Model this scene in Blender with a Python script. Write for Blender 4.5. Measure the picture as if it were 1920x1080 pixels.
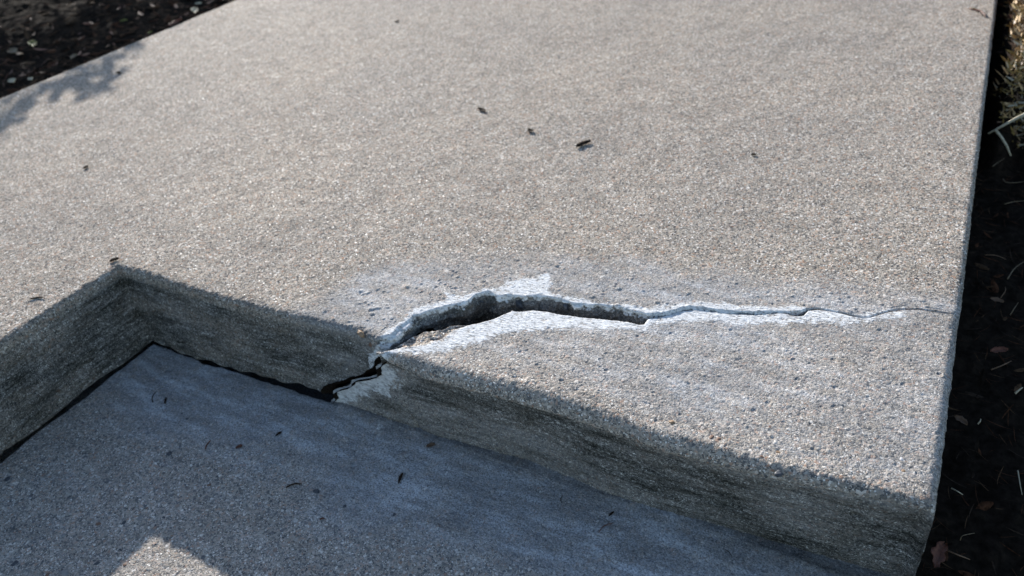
import bpy, bmesh, math, random
import numpy as np
from mathutils import Vector, Matrix

# ------------------------------------------------------------------ camera, sky, sun, exposure
for o in list(bpy.data.objects): bpy.data.objects.remove(o)
SC = bpy.context.scene
F_, YAW, PITCH, ROLL = 1.47516781, -0.554034, 0.6145064, -0.12009227
CAM = np.array([1.15319584, -0.62848458, 0.83533744])
H = 0.17; XR = 1.2329; XL = -1.0461; YB = 2.7
cy_, sy_ = math.cos(YAW), math.sin(YAW)
FWD = np.array([sy_*math.cos(PITCH), cy_*math.cos(PITCH), -math.sin(PITCH)])
RT0 = np.array([cy_, -sy_, 0.]); UP0 = np.cross(RT0, FWD)
RT = RT0*math.cos(ROLL)+UP0*math.sin(ROLL); UP = -RT0*math.sin(ROLL)+UP0*math.cos(ROLL)
cd = bpy.data.cameras.new('camera'); cam = bpy.data.objects.new('camera', cd)
SC.collection.objects.link(cam)
M = Matrix(((RT[0], UP[0], -FWD[0], CAM[0]), (RT[1], UP[1], -FWD[1], CAM[1]), (RT[2], UP[2], -FWD[2], CAM[2]), (0, 0, 0, 1)))
cam.matrix_world = M
cd.sensor_width = 36; cd.lens = F_*1000/1920*36; cd.clip_start = .02; cd.clip_end = 200
cd.dof.use_dof = True; cd.dof.focus_distance = 0.93; cd.dof.aperture_fstop = 5.6
SC.camera = cam
SUN_EL, SUN_AZ = math.radians(20.25), math.radians(-48.3)
SUNV = Vector((math.sin(SUN_AZ)*math.cos(SUN_EL), math.cos(SUN_AZ)*math.cos(SUN_EL), math.sin(SUN_EL)))
w = bpy.data.worlds.new('World'); SC.world = w; w.use_nodes = True
nt = w.node_tree; bg = nt.nodes['Background']
sky = nt.nodes.new('ShaderNodeTexSky'); sky.sky_type = 'NISHITA'; sky.sun_disc = False
sky.sun_elevation = SUN_EL; sky.sun_rotation = SUN_AZ; sky.air_density = 1.0; sky.dust_density = .6
nt.links.new(sky.outputs[0], bg.inputs[0]); bg.inputs[1].default_value = 0.122
ld = bpy.data.lights.new('sun', 'SUN'); ld.energy = 4.6; ld.angle = math.radians(.55); ld.color = (1.0, .95, .88)
lo = bpy.data.objects.new('sun', ld); SC.collection.objects.link(lo)
lo.rotation_euler = (-SUNV).to_track_quat('-Z', 'Y').to_euler(); lo.location = (0, 0, 5)
SC.view_settings.view_transform = 'Standard'; SC.view_settings.look = 'None'
SC.view_settings.gamma = 1; SC.view_settings.exposure = 0.85
SC.render.engine = 'CYCLES'

# ------------------------------------------------------------------ small maths helpers
def unp(px, py, z=H):
    d = (px-960)*RT-(py-540)*UP+F_*1000*FWD
    return CAM+(z-CAM[2])/d[2]*d
def unpy(px, py, y=-.005):
    d = (px-960)*RT-(py-540)*UP+F_*1000*FWD
    return CAM+(y-CAM[1])/d[1]*d
def hsh(ix, iy, iz, seed=0):
    with np.errstate(over='ignore'):
        h = (ix.astype(np.int64)*374761393+iy.astype(np.int64)*668265263+iz.astype(np.int64)*2147483647+seed*974634777).astype(np.uint64) & np.uint64(0xffffffff)
        h = ((h ^ (h >> np.uint64(13)))*np.uint64(1274126177)) & np.uint64(0xffffffff)
        h = ((h ^ (h >> np.uint64(16)))*np.uint64(2246822519)) & np.uint64(0xffffffff)
        h = h ^ (h >> np.uint64(15))
    return h.astype(np.float64)/4294967295.0
def vnoise(P, seed=0):
    i = np.floor(P); f = P-i; f = f*f*(3-2*f); r = 0
    for dx in (0, 1):
        wx = f[:, 0] if dx else 1-f[:, 0]
        for dy in (0, 1):
            wy = f[:, 1] if dy else 1-f[:, 1]
            for dz in (0, 1):
                wz = f[:, 2] if dz else 1-f[:, 2]
                r = r+wx*wy*wz*hsh(i[:, 0]+dx, i[:, 1]+dy, i[:, 2]+dz, seed)
    return r*2-1
def fbm(P, s, octv=4, seed=0, gain=.5):
    r = 0; a = 1.; t = 0
    for k in range(octv):
        r = r+a*vnoise(P*s*(2.03**k)+k*17.3, seed+k); t += a; a *= gain
    return r/t
def bumps(u, v, cell, prob, seed, rlo=.25, rhi=.48):
    """scattered round grains: 0..1 dome height at (u, v)"""
    a = u/cell; b = v/cell; ia = np.floor(a); ib = np.floor(b); out = np.zeros_like(u); z = np.zeros_like(ia)
    for dx in (-1, 0, 1):
        for dy in (-1, 0, 1):
            ca = ia+dx; cb = ib+dy
            on = hsh(ca, cb, z, seed) < prob
            cx = ca+.5+.4*(hsh(ca, cb, z, seed+1)*2-1); cyy = cb+.5+.4*(hsh(ca, cb, z, seed+2)*2-1)
            r = rlo+(rhi-rlo)*hsh(ca, cb, z, seed+3)**2
            d2 = ((a-cx)**2+(b-cyy)**2)/(r*r)
            out = np.maximum(out, np.where(on, np.sqrt(np.clip(1-d2, 0, 1))*r/rhi, 0))
    return out
def sst(a, b, x): t = np.clip((x-a)/(b-a), 0, 1); return t*t*(3-2*t)
def poly_sd(X, Y, poly):
    """signed distance (positive inside) to a polygon"""
    poly = np.asarray(poly); n = len(poly); d = np.full(X.shape, 1e9); ins = np.zeros(X.shape, bool)
    for i in range(n):
        ax, ay = poly[i][:2]; bx, by = poly[(i+1) % n][:2]
        ex, ey = bx-ax, by-ay; px, py = X-ax, Y-ay
        t = np.clip((px*ex+py*ey)/(ex*ex+ey*ey+1e-12), 0, 1)
        d = np.minimum(d, (px-t*ex)**2+(py-t*ey)**2)
        c = ((ay > Y) != (by > Y)) & (X < (bx-ax)*(Y-ay)/(by-ay+1e-15)+ax); ins ^= c
    d = np.sqrt(d); return np.where(ins, d, -d)
def resample(P, n, dens=None):
    P = np.asarray(P, float); L = np.r_[0, np.cumsum(np.linalg.norm(np.diff(P, axis=0), axis=1))]
    t = np.linspace(0, 1, n) if dens is None else dens
    return np.stack([np.interp(t*L[-1], L, P[:, k]) for k in range(P.shape[1])], 1)
def smooth1(A, k):
    if k < 1: return A
    ker = np.hanning(2*k+3)[1:-1]; ker /= ker.sum(); pad = np.pad(A, ((k, k), (0, 0)), mode='edge')
    return np.stack([np.convolve(pad[:, c], ker, 'valid') for c in range(A.shape[1])], 1)

# ------------------------------------------------------------------ materials
def N(nt, typ, **kw):
    n = nt.nodes.new(typ)
    for k, v in kw.items(): setattr(n, k, v)
    return n
def ramp(nt, src, pts, interp='LINEAR'):
    r = N(nt, 'ShaderNodeValToRGB'); e = r.color_ramp.elements; r.color_ramp.interpolation = interp
    while len(e) < len(pts): e.new(.5)
    for i, (p, c) in enumerate(pts):
        e[i].position = p; e[i].color = (c, c, c, 1) if not hasattr(c, '__len__') else (*c, 1)
    nt.links.new(src, r.inputs[0]); return r.outputs[0]
def mixc(nt, f, a, b, mode='MIX'):
    m = N(nt, 'ShaderNodeMix', data_type='RGBA', blend_type=mode)
    for sock, v in ((m.inputs[0], f), (m.inputs[6], a), (m.inputs[7], b)):
        if hasattr(v, 'is_output'): nt.links.new(v, sock)
        elif hasattr(v, '__len__'): sock.default_value = (*v, 1)
        else: sock.default_value = v
    return m.outputs[2]
def mth(nt, op, a, b=0., c=0., clamp=False):
    m = N(nt, 'ShaderNodeMath', operation=op, use_clamp=clamp)
    for s, v in zip(m.inputs, (a, b, c)):
        if hasattr(v, 'is_output'): nt.links.new(v, s)
        else: s.default_value = v
    return m.outputs[0]
def newmat(name):
    m = bpy.data.materials.new(name); m.use_nodes = True
    return m, m.node_tree, m.node_tree.nodes['Principled BSDF']

def concrete():
    m, nt, bs = newmat('weathered_concrete'); L = nt.links
    tc = N(nt, 'ShaderNodeTexCoord'); P = tc.outputs['Object']
    at = N(nt, 'ShaderNodeVertexColor'); at.layer_name = 'mask'
    sep = N(nt, 'ShaderNodeSeparateColor'); L.new(at.outputs[0], sep.inputs[0])
    WH, SM, ST = sep.outputs; GR = at.outputs['Alpha']      # white mortar, smooth cement, lichen stain with painted shade, coarse grain
    def vor(scale, feat='F1'):
        v = N(nt, 'ShaderNodeTexVoronoi', feature=feat); v.inputs['Scale'].default_value = scale; L.new(P, v.inputs[0]); return v
    def noi(scale, det=3, rough=.55, src=P):
        n = N(nt, 'ShaderNodeTexNoise'); n.inputs['Scale'].default_value = scale; n.inputs['Detail'].default_value = det
        n.inputs['Roughness'].default_value = rough; L.new(src, n.inputs[0]); return n.outputs[0]
    v1 = vor(740); v2 = vor(330); v3 = vor(105)
    def rnd(v):
        s = N(nt, 'ShaderNodeSeparateColor'); L.new(v.outputs['Color'], s.inputs[0]); return s.outputs
    r1 = rnd(v1); r2 = rnd(v2); r3 = rnd(v3)
    g1 = ramp(nt, r1[0], [(0, (.022, .022, .026)), (.16, (.075, .07, .066)), (.3, (.18, .165, .148)), (.45, (.28, .24, .20)), (.6, (.32, .295, .265)),
                          (.75, (.42, .375, .33)), (.87, (.36, .25, .18)), (.93, (.55, .51, .47)), (1, (.8, .77, .73))])
    g2 = ramp(nt, r2[0], [(0, (.06, .06, .065)), (.2, (.15, .14, .13)), (.45, (.31, .27, .225)), (.7, (.38, .35, .315)), (.85, (.30, .18, .12)), (1, (.68, .65, .61))])
    base = mixc(nt, mth(nt, 'GREATER_THAN', r2[1], .55), g1, g2)
    # binder between the grains
    gap = ramp(nt, v1.outputs['Distance'], [(.0, 0.), (.45, 0.), (.75, 1.)])
    base = mixc(nt, mth(nt, 'MULTIPLY', gap, .3), base, (.22, .21, .195))
    # bigger aggregate showing
    big = mth(nt, 'MULTIPLY', mth(nt, 'LESS_THAN', v3.outputs['Distance'], .33), mth(nt, 'GREATER_THAN', r3[1], .9))
    gb = ramp(nt, r3[0], [(0, (.07, .07, .08)), (.35, (.16, .15, .15)), (.6, (.22, .15, .11)), (.8, (.30, .27, .24)), (1, (.55, .53, .5))])
    base = mixc(nt, mth(nt, 'MULTIPLY', big, mth(nt, 'MULTIPLY_ADD', GR, .75, .15)), base, gb)
    # pale quartz chips
    vq = vor(260); rq = rnd(vq)
    chip = mth(nt, 'MULTIPLY', mth(nt, 'LESS_THAN', vq.outputs['Distance'], .3), mth(nt, 'GREATER_THAN', rq[1], .93))
    chipf = mth(nt, 'MULTIPLY', chip, mth(nt, 'SUBTRACT', 1., SM, clamp=True))
    base = mixc(nt, mth(nt, 'MULTIPLY', chipf, .85), base, (.80, .79, .78))
    # broad tone variation
    n0 = noi(3.2, 5); base = mixc(nt, .8, base, ramp(nt, n0, [(.3, (1.13, 1.13, 1.12)), (.5, (1.25, 1.235, 1.20)), (.7, (1.36, 1.325, 1.26))]), 'MULTIPLY')
    n01 = noi(26, 4); base = mixc(nt, .8, base, ramp(nt, n01, [(.3, .80), (.5, 1.), (.7, 1.12)]), 'MULTIPLY')
    # smooth cement film with speckle
    nf = noi(420, 3, .7); nm = noi(60, 4, .6)
    cem = ramp(nt, nf, [(.3, (.09, .093, .10)), (.44, (.25, .258, .27)), (.57, (.41, .418, .43)), (.75, (.60, .61, .62))])
    mc = N(nt, 'ShaderNodeMapping'); L.new(P, mc.inputs[0]); mc.inputs['Scale'].default_value = (9, 42, 50)
    nstk = noi(1., 6, .62, mc.outputs[0])
    cem = mixc(nt, 1., cem, ramp(nt, nstk, [(.36, (.72, .72, .73)), (.5, (.97, .98, 1.)), (.64, (1.5, 1.54, 1.60))]), 'MULTIPLY')
    sp = mth(nt, 'MULTIPLY', mth(nt, 'LESS_THAN', v2.outputs['Distance'], .34), mth(nt, 'GREATER_THAN', r2[2], .80))
    cem = mixc(nt, mth(nt, 'MULTIPLY', sp, .75), cem, (.10, .095, .09))
    smf = mth(nt, 'MULTIPLY', SM, ramp(nt, nm, [(.3, .45), (.55, .95), (.7, 1.)]))
    col = mixc(nt, mth(nt, 'MULTIPLY', smf, .82), base, cem)
    # lichen stain, also painting shade into risers and crack walls
    mp = N(nt, 'ShaderNodeMapping'); L.new(P, mp.inputs[0]); mp.inputs['Scale'].default_value = (20, 20, 95)
    mp.inputs['Rotation'].default_value = (0, math.radians(2), 0)
    ns = noi(1., 6, .66, mp.outputs[0]); nst = noi(16, 5, .65)
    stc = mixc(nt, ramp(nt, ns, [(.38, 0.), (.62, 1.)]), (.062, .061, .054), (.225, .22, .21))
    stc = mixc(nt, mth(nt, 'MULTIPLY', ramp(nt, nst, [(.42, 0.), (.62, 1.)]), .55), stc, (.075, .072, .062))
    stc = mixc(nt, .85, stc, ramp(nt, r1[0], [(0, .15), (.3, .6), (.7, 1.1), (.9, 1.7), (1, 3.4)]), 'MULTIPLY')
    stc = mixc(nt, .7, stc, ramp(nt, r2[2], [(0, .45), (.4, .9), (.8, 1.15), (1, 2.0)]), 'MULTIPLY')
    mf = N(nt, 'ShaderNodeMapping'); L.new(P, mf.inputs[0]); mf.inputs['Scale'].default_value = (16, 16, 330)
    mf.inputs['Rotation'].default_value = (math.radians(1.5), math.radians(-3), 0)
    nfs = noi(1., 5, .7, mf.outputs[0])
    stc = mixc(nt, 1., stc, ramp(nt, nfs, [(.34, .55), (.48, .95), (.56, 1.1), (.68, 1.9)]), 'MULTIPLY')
    stc = mixc(nt, ramp(nt, GR, [(0, 1.), (.15, 0.)]), stc, (.016, .012, .009))      # soil-dark colour painting shade deep into the crack
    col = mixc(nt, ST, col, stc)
    # white mortar smear, brushed
    mw = N(nt, 'ShaderNodeMapping'); L.new(P, mw.inputs[0]); mw.inputs['Scale'].default_value = (120, 340, 300)
    mw.inputs['Rotation'].default_value = (0, 0, math.radians(-14))
    nb = noi(1., 4, .6, mw.outputs[0]); nw = noi(230, 4, .7)
    whc = ramp(nt, nb, [(.3, (.33, .335, .34)), (.45, (.57, .575, .58)), (.60, (.74, .745, .75))])
    whf = mth(nt, 'ADD', mth(nt, 'MULTIPLY', WH, .88), mth(nt, 'MULTIPLY', mth(nt, 'SUBTRACT', nw, .5), 1.9))
    whf = mth(nt, 'ADD', whf, mth(nt, 'MULTIPLY', mth(nt, 'SUBTRACT', noi(75, 3, .6), .5), 1.3))
    whf = mth(nt, 'ADD', whf, mth(nt, 'MULTIPLY', mth(nt, 'SUBTRACT', nb, .5), .9))
    whf = ramp(nt, whf, [(.40, 0.), (.74, 1.)])
    whf = mth(nt, 'MULTIPLY', whf, ramp(nt, WH, [(.05, 0.), (.3, 1.)]))
    pit = mth(nt, 'MULTIPLY', mth(nt, 'LESS_THAN', v2.outputs['Distance'], .42), mth(nt, 'GREATER_THAN', r2[1], .93))
    whf = mth(nt, 'MULTIPLY', whf, mth(nt, 'SUBTRACT', 1., mth(nt, 'MULTIPLY', pit, .8)))
    col = mixc(nt, whf, col, whc)
    L.new(col, bs.inputs['Base Color'])
    # gloss: single grains glint
    ro = mth(nt, 'MULTIPLY_ADD', r1[2], .3, .68)
    ro = mth(nt, 'SUBTRACT', ro, mth(nt, 'MULTIPLY', chipf, .28))
    L.new(ro, bs.inputs['Roughness']); L.new(mth(nt, 'MULTIPLY_ADD', chipf, .9, .035), bs.inputs['Specular IOR Level'])
    # relief
    hgt = mth(nt, 'MULTIPLY', mth(nt, 'SUBTRACT', .7, v1.outputs['Distance']), 1.0)
    hgt = mth(nt, 'ADD', hgt, mth(nt, 'MULTIPLY', mth(nt, 'SUBTRACT', .7, v2.outputs['Distance']), mth(nt, 'MULTIPLY_ADD', r2[1], 1.5, .2)))
    hgt = mth(nt, 'ADD', hgt, mth(nt, 'MULTIPLY', r1[1], .7))
    soft = mth(nt, 'SUBTRACT', 1., mth(nt, 'MULTIPLY', mth(nt, 'MAXIMUM', mth(nt, 'MULTIPLY', SM, .45), mth(nt, 'MULTIPLY', whf, .75)), 1.), clamp=True)
    hgt = mth(nt, 'MULTIPLY', hgt, soft)
    hgt = mth(nt, 'ADD', hgt, mth(nt, 'MULTIPLY', nb, mth(nt, 'MULTIPLY', whf, 3.2)))
    hgt = mth(nt, 'ADD', hgt, mth(nt, 'MULTIPLY', nf, mth(nt, 'MULTIPLY', SM, .9)))
    hgt = mth(nt, 'SUBTRACT', hgt, mth(nt, 'MULTIPLY', pit, mth(nt, 'MULTIPLY', whf, .8)))
    b = N(nt, 'ShaderNodeBump'); b.inputs['Strength'].default_value = .8; b.inputs['Distance'].default_value = .00065
    L.new(hgt, b.inputs['Height']); L.new(b.outputs[0], bs.inputs['Normal'])
    return m
CONC = concrete()

def simple(name, c1, c2, scale=200, rough=.7, bump=.3, bd=.0006, spec=.25):
    m, nt, bs = newmat(name); L = nt.links
    tc = N(nt, 'ShaderNodeTexCoord'); n = N(nt, 'ShaderNodeTexNoise'); n.inputs['Scale'].default_value = scale
    n.inputs['Detail'].default_value = 4; L.new(tc.outputs['Object'], n.inputs[0])
    L.new(ramp(nt, n.outputs[0], [(.3, c1), (.7, c2)]), bs.inputs['Base Color']); bs.inputs['Roughness'].default_value = rough; bs.inputs['Specular IOR Level'].default_value = spec
    b = N(nt, 'ShaderNodeBump'); b.inputs['Strength'].default_value = bump; b.inputs['Distance'].default_value = bd
    L.new(n.outputs[0], b.inputs['Height']); L.new(b.outputs[0], bs.inputs['Normal']); return m
SOIL = simple('dark_soil', (.006, .005, .004), (.022, .016, .012), 90, 1., .8, .006, .03)
PEB = {'dark': simple('dark_stone', (.035, .04, .05), (.09, .095, .105), 160, .45),
       'orange': simple('orange_stone', (.20, .13, .08), (.32, .22, .14), 160, .5),
       'brown': simple('brown_stone', (.13, .075, .055), (.22, .14, .10), 160, .5),
       'grey': simple('grey_stone', (.17, .17, .17), (.28, .27, .26), 160, .5),
       'white': simple('white_stone', (.42, .41, .42), (.62, .6, .6), 160, .6)}
LIT = [simple('brown_mulch', (.018, .008, .004), (.080, .036, .020), 200, .9, spec=.06), simple('old_leaf', (.03, .018, .010), (.10, .06, .035), 200, .9, spec=.06)]
DEB = {'dark': simple('dark_bark', (.014, .009, .006), (.045, .029, .019), 300, .8, spec=.1),
       'red': simple('red_brown_leaf', (.07, .025, .015), (.16, .06, .035), 220, .5),
       'tan': simple('dry_grass', (.10, .075, .045), (.22, .17, .11), 220, .5),
       'straw': simple('bleached_stem', (.34, .30, .21), (.52, .47, .36), 220, .7, spec=.1),
       'brown': simple('dead_leaf', (.10, .06, .035), (.22, .14, .09), 120, .5),
       'green': simple('moss_green', (.05, .06, .012), (.16, .16, .04), 120, .6),
       'moss': simple('olive_moss', (.13, .09, .025), (.32, .21, .07), 120, .7), 'gold': simple('golden_dry_grass', (.38, .24, .11), (.6, .42, .22), 120, .6),
       'leaf': simple('shrub_leaf', (.035, .06, .02), (.07, .11, .035), 60, .45)}

# ------------------------------------------------------------------ object helpers
COL = SC.collection
def tag(o, label=None, cat=None, group=None, kind=None):
    if label: o['label'] = label
    if cat: o['category'] = cat
    if group: o['group'] = group
    if kind: o['kind'] = kind
    return o
def link(name, me, mats, parent=None):
    o = bpy.data.objects.new(name, me); COL.objects.link(o)
    for m in (mats if isinstance(mats, (list, tuple)) else [mats]): me.materials.append(m)
    if parent is not None: o.parent = parent
    return o
def mesh_arrays(name, V, Q, mask=None, smooth=True):
    me = bpy.data.meshes.new(name); nv, nf = len(V), len(Q); k = Q.shape[1]
    me.vertices.add(nv); me.vertices.foreach_set('co', V.astype(np.float32).ravel())
    me.loops.add(nf*k); me.loops.foreach_set('vertex_index', Q.astype(np.int32).ravel())
    me.polygons.add(nf); me.polygons.foreach_set('loop_start', np.arange(0, nf*k, k, dtype=np.int32))
    me.polygons.foreach_set('loop_total', np.full(nf, k, np.int32))
    me.polygons.foreach_set('use_smooth', np.full(nf, smooth, bool))
    me.update(calc_edges=True)
    if mask is not None:
        a = me.color_attributes.new('mask', 'FLOAT_COLOR', 'POINT'); a.data.foreach_set('color', mask.astype(np.float32).ravel())
    return me
def grid_quads(nr, nc):
    i = np.arange(nr*nc).reshape(nr, nc)
    return np.stack([i[:-1, :-1], i[:-1, 1:], i[1:, 1:], i[1:, :-1]], -1).reshape(-1, 4)
def grid_normals(G):
    du = np.gradient(G, axis=1); dv = np.gradient(G, axis=0); n = np.cross(du, dv)
    l = np.linalg.norm(n, axis=2, keepdims=True); n = n/np.maximum(l, 1e-12)
    n[l[..., 0] < 1e-12] = (0, 0, 1); return n
def submesh(V, Q, mask, sel, name):
    q = Q[sel]; u, inv = np.unique(q, return_inverse=True)
    return mesh_arrays(name, V[u], inv.reshape(q.shape), mask[u])

# ------------------------------------------------------------------ crack and edge outlines (measured on the place, metres)
far_px = [(728, 629), (748, 612), (762, 602), (771, 596), (774, 590), (787, 587), (810, 580), (832, 574), (847, 571), (876, 565), (884, 556), (891, 550),
          (904, 547), (915, 545), (923, 550), (930, 555), (953, 553), (980, 555), (1007, 554), (1042, 559), (1074, 567), (1118, 572), (1166, 575), (1190, 583),
          (1213, 588), (1237, 588), (1252, 584), (1273, 578), (1296, 574), (1320, 577), (1355, 581), (1385, 584), (1415, 585), (1444, 583), (1480, 584.5),
          (1500, 583), (1511, 580), (1518, 578), (1533, 577.5), (1556, 581), (1578, 585), (1600, 591), (1619, 594.5), (1632, 593), (1646, 588.5), (1667, 582.5), (1696, 579),
          (1726, 579), (1750, 583), (1767, 585.5), (1785, 588), (1810, 592)]
near_px = [(712, 662), (728, 657), (755, 643), (770, 629), (793, 619), (826, 616), (845, 609), (861, 606), (891, 606), (915, 600), (944, 588), (959, 581), (980, 582), (1000, 579),
           (1042, 587), (1089, 594), (1130, 596), (1166, 600), (1185, 605), (1198, 608), (1207, 607), (1213, 598), (1237, 593), (1261, 587), (1281, 582), (1311, 580), (1341, 584.5),
           (1380, 588), (1415, 590), (1444, 588), (1460, 586.8), (1477, 587.5), (1485, 591), (1494, 592.5), (1507, 591), (1515, 582), (1533, 580), (1556, 583.5), (1578, 587.5),
           (1600, 593.5), (1619, 597), (1632, 595), (1646, 590.3), (1667, 584.5), (1696, 580.6), (1726, 580.6), (1750, 584.6), (1767, 586.3), (1785, 588.6), (1810, 592.6)]
def pz(px): return H-.009*(1-np.clip((px-700)/950, 0, 1))           # top of the sunken broken piece
far = np.array([unp(*p)[:2] for p in far_px])
near = np.array([unp(p[0], p[1], pz(p[0]))[:2] for p in near_px])
far[-1][0] = XR+.0; near[-1][0] = XR+.0

def jag(z):
    P = np.column_stack([np.full(np.size(z), 3.3), np.full(np.size(z), 1.7), np.ravel(z)]); return np.reshape(.011*fbm(P, 38, 4, 210), np.shape(z))*np.clip((.165-np.asarray(z))/.02, 0, 1)
def jag2(z): return jag(z)+(.0055+.0035*np.sin(np.asarray(z)*140))*np.clip((.150-np.asarray(z))/.02, 0, 1)*np.clip(np.asarray(z)/.02+.4, 0, 1)
SEEDV = 3
def finish(nm, G, ncol, amp_fn, mask_fn, parts, quads=None):
    """displace a swept grid along its normals, build mask, split faces into a body and named parts"""
    n = grid_normals(G); V = G.reshape(-1, 3); n = n.reshape(-1, 3)
    V2 = V+n*amp_fn(V, n)[:, None]
    mk = mask_fn(V, n)
    Q = grid_quads(*G.shape[:2])
    return V2, Q, mk

# ---- masks shared by landing and piece
wf_px = [(685, 668), (692, 664), (703, 652), (712, 640), (722, 620), (745, 606), (765, 592), (772, 579), (800, 571), (842, 560), (836, 549), (868, 553), (890, 546), (908, 539),
         (935, 541), (952, 528), (985, 521), (1030, 513), (1037, 530), (1030, 545), (1060, 556), (1120, 564), (1160, 569), (1200, 575), (1260, 571), (1330, 567), (1400, 572),
         (1480, 573), (1545, 576), (1600, 587), (1655, 579), (1720, 575), (1770, 583), (1740, 600), (1500, 604), (1200, 612), (980, 600), (760, 630), (720, 655)]
wn_px = [(700, 668), (735, 655), (787, 645), (826, 637), (850, 619), (880, 600), (944, 582), (980, 570), (1200, 590), (1300, 570), (1500, 570), (1620, 590), (1720, 575), (1715, 583),
         (1696, 594), (1637, 606), (1593, 609), (1533, 606), (1489, 610), (1415, 612), (1370, 609), (1310, 603), (1267, 606), (1207, 616), (1148, 619), (1089, 621), (1054, 617), (1010, 619),
         (950, 625), (906, 639), (876, 648), (847, 659), (802, 664), (750, 661), (715, 668)]
WF = [unp(*p)[:2] for p in wf_px]; WN = [unp(p[0], p[1], pz(p[0]))[:2] for p in wn_px]
SMP = [unp(*p)[:2] for p in [(560, 590), (600, 560), (650, 545), (700, 507), (800, 490), (950, 484), (1100, 491), (1300, 513), (1500, 530), (1700, 553), (1830, 572), (1815, 660), (700, 700)]]
RW = [(unpy(*p, -.012)[0], unpy(*p, -.012)[2]) for p in [(590, 760), (625, 715), (665, 690), (685, 675), (700, 680), (724, 700), (752, 722), (735, 733), (722, 752), (690, 738), (669, 737), (640, 757)]]
RW2 = [(unpy(*p, .0)[0], unpy(*p, .0)[2]) for p in [(690, 672), (700, 655), (735, 625), (745, 625), (728, 655), (705, 690), (690, 700)]]

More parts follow.
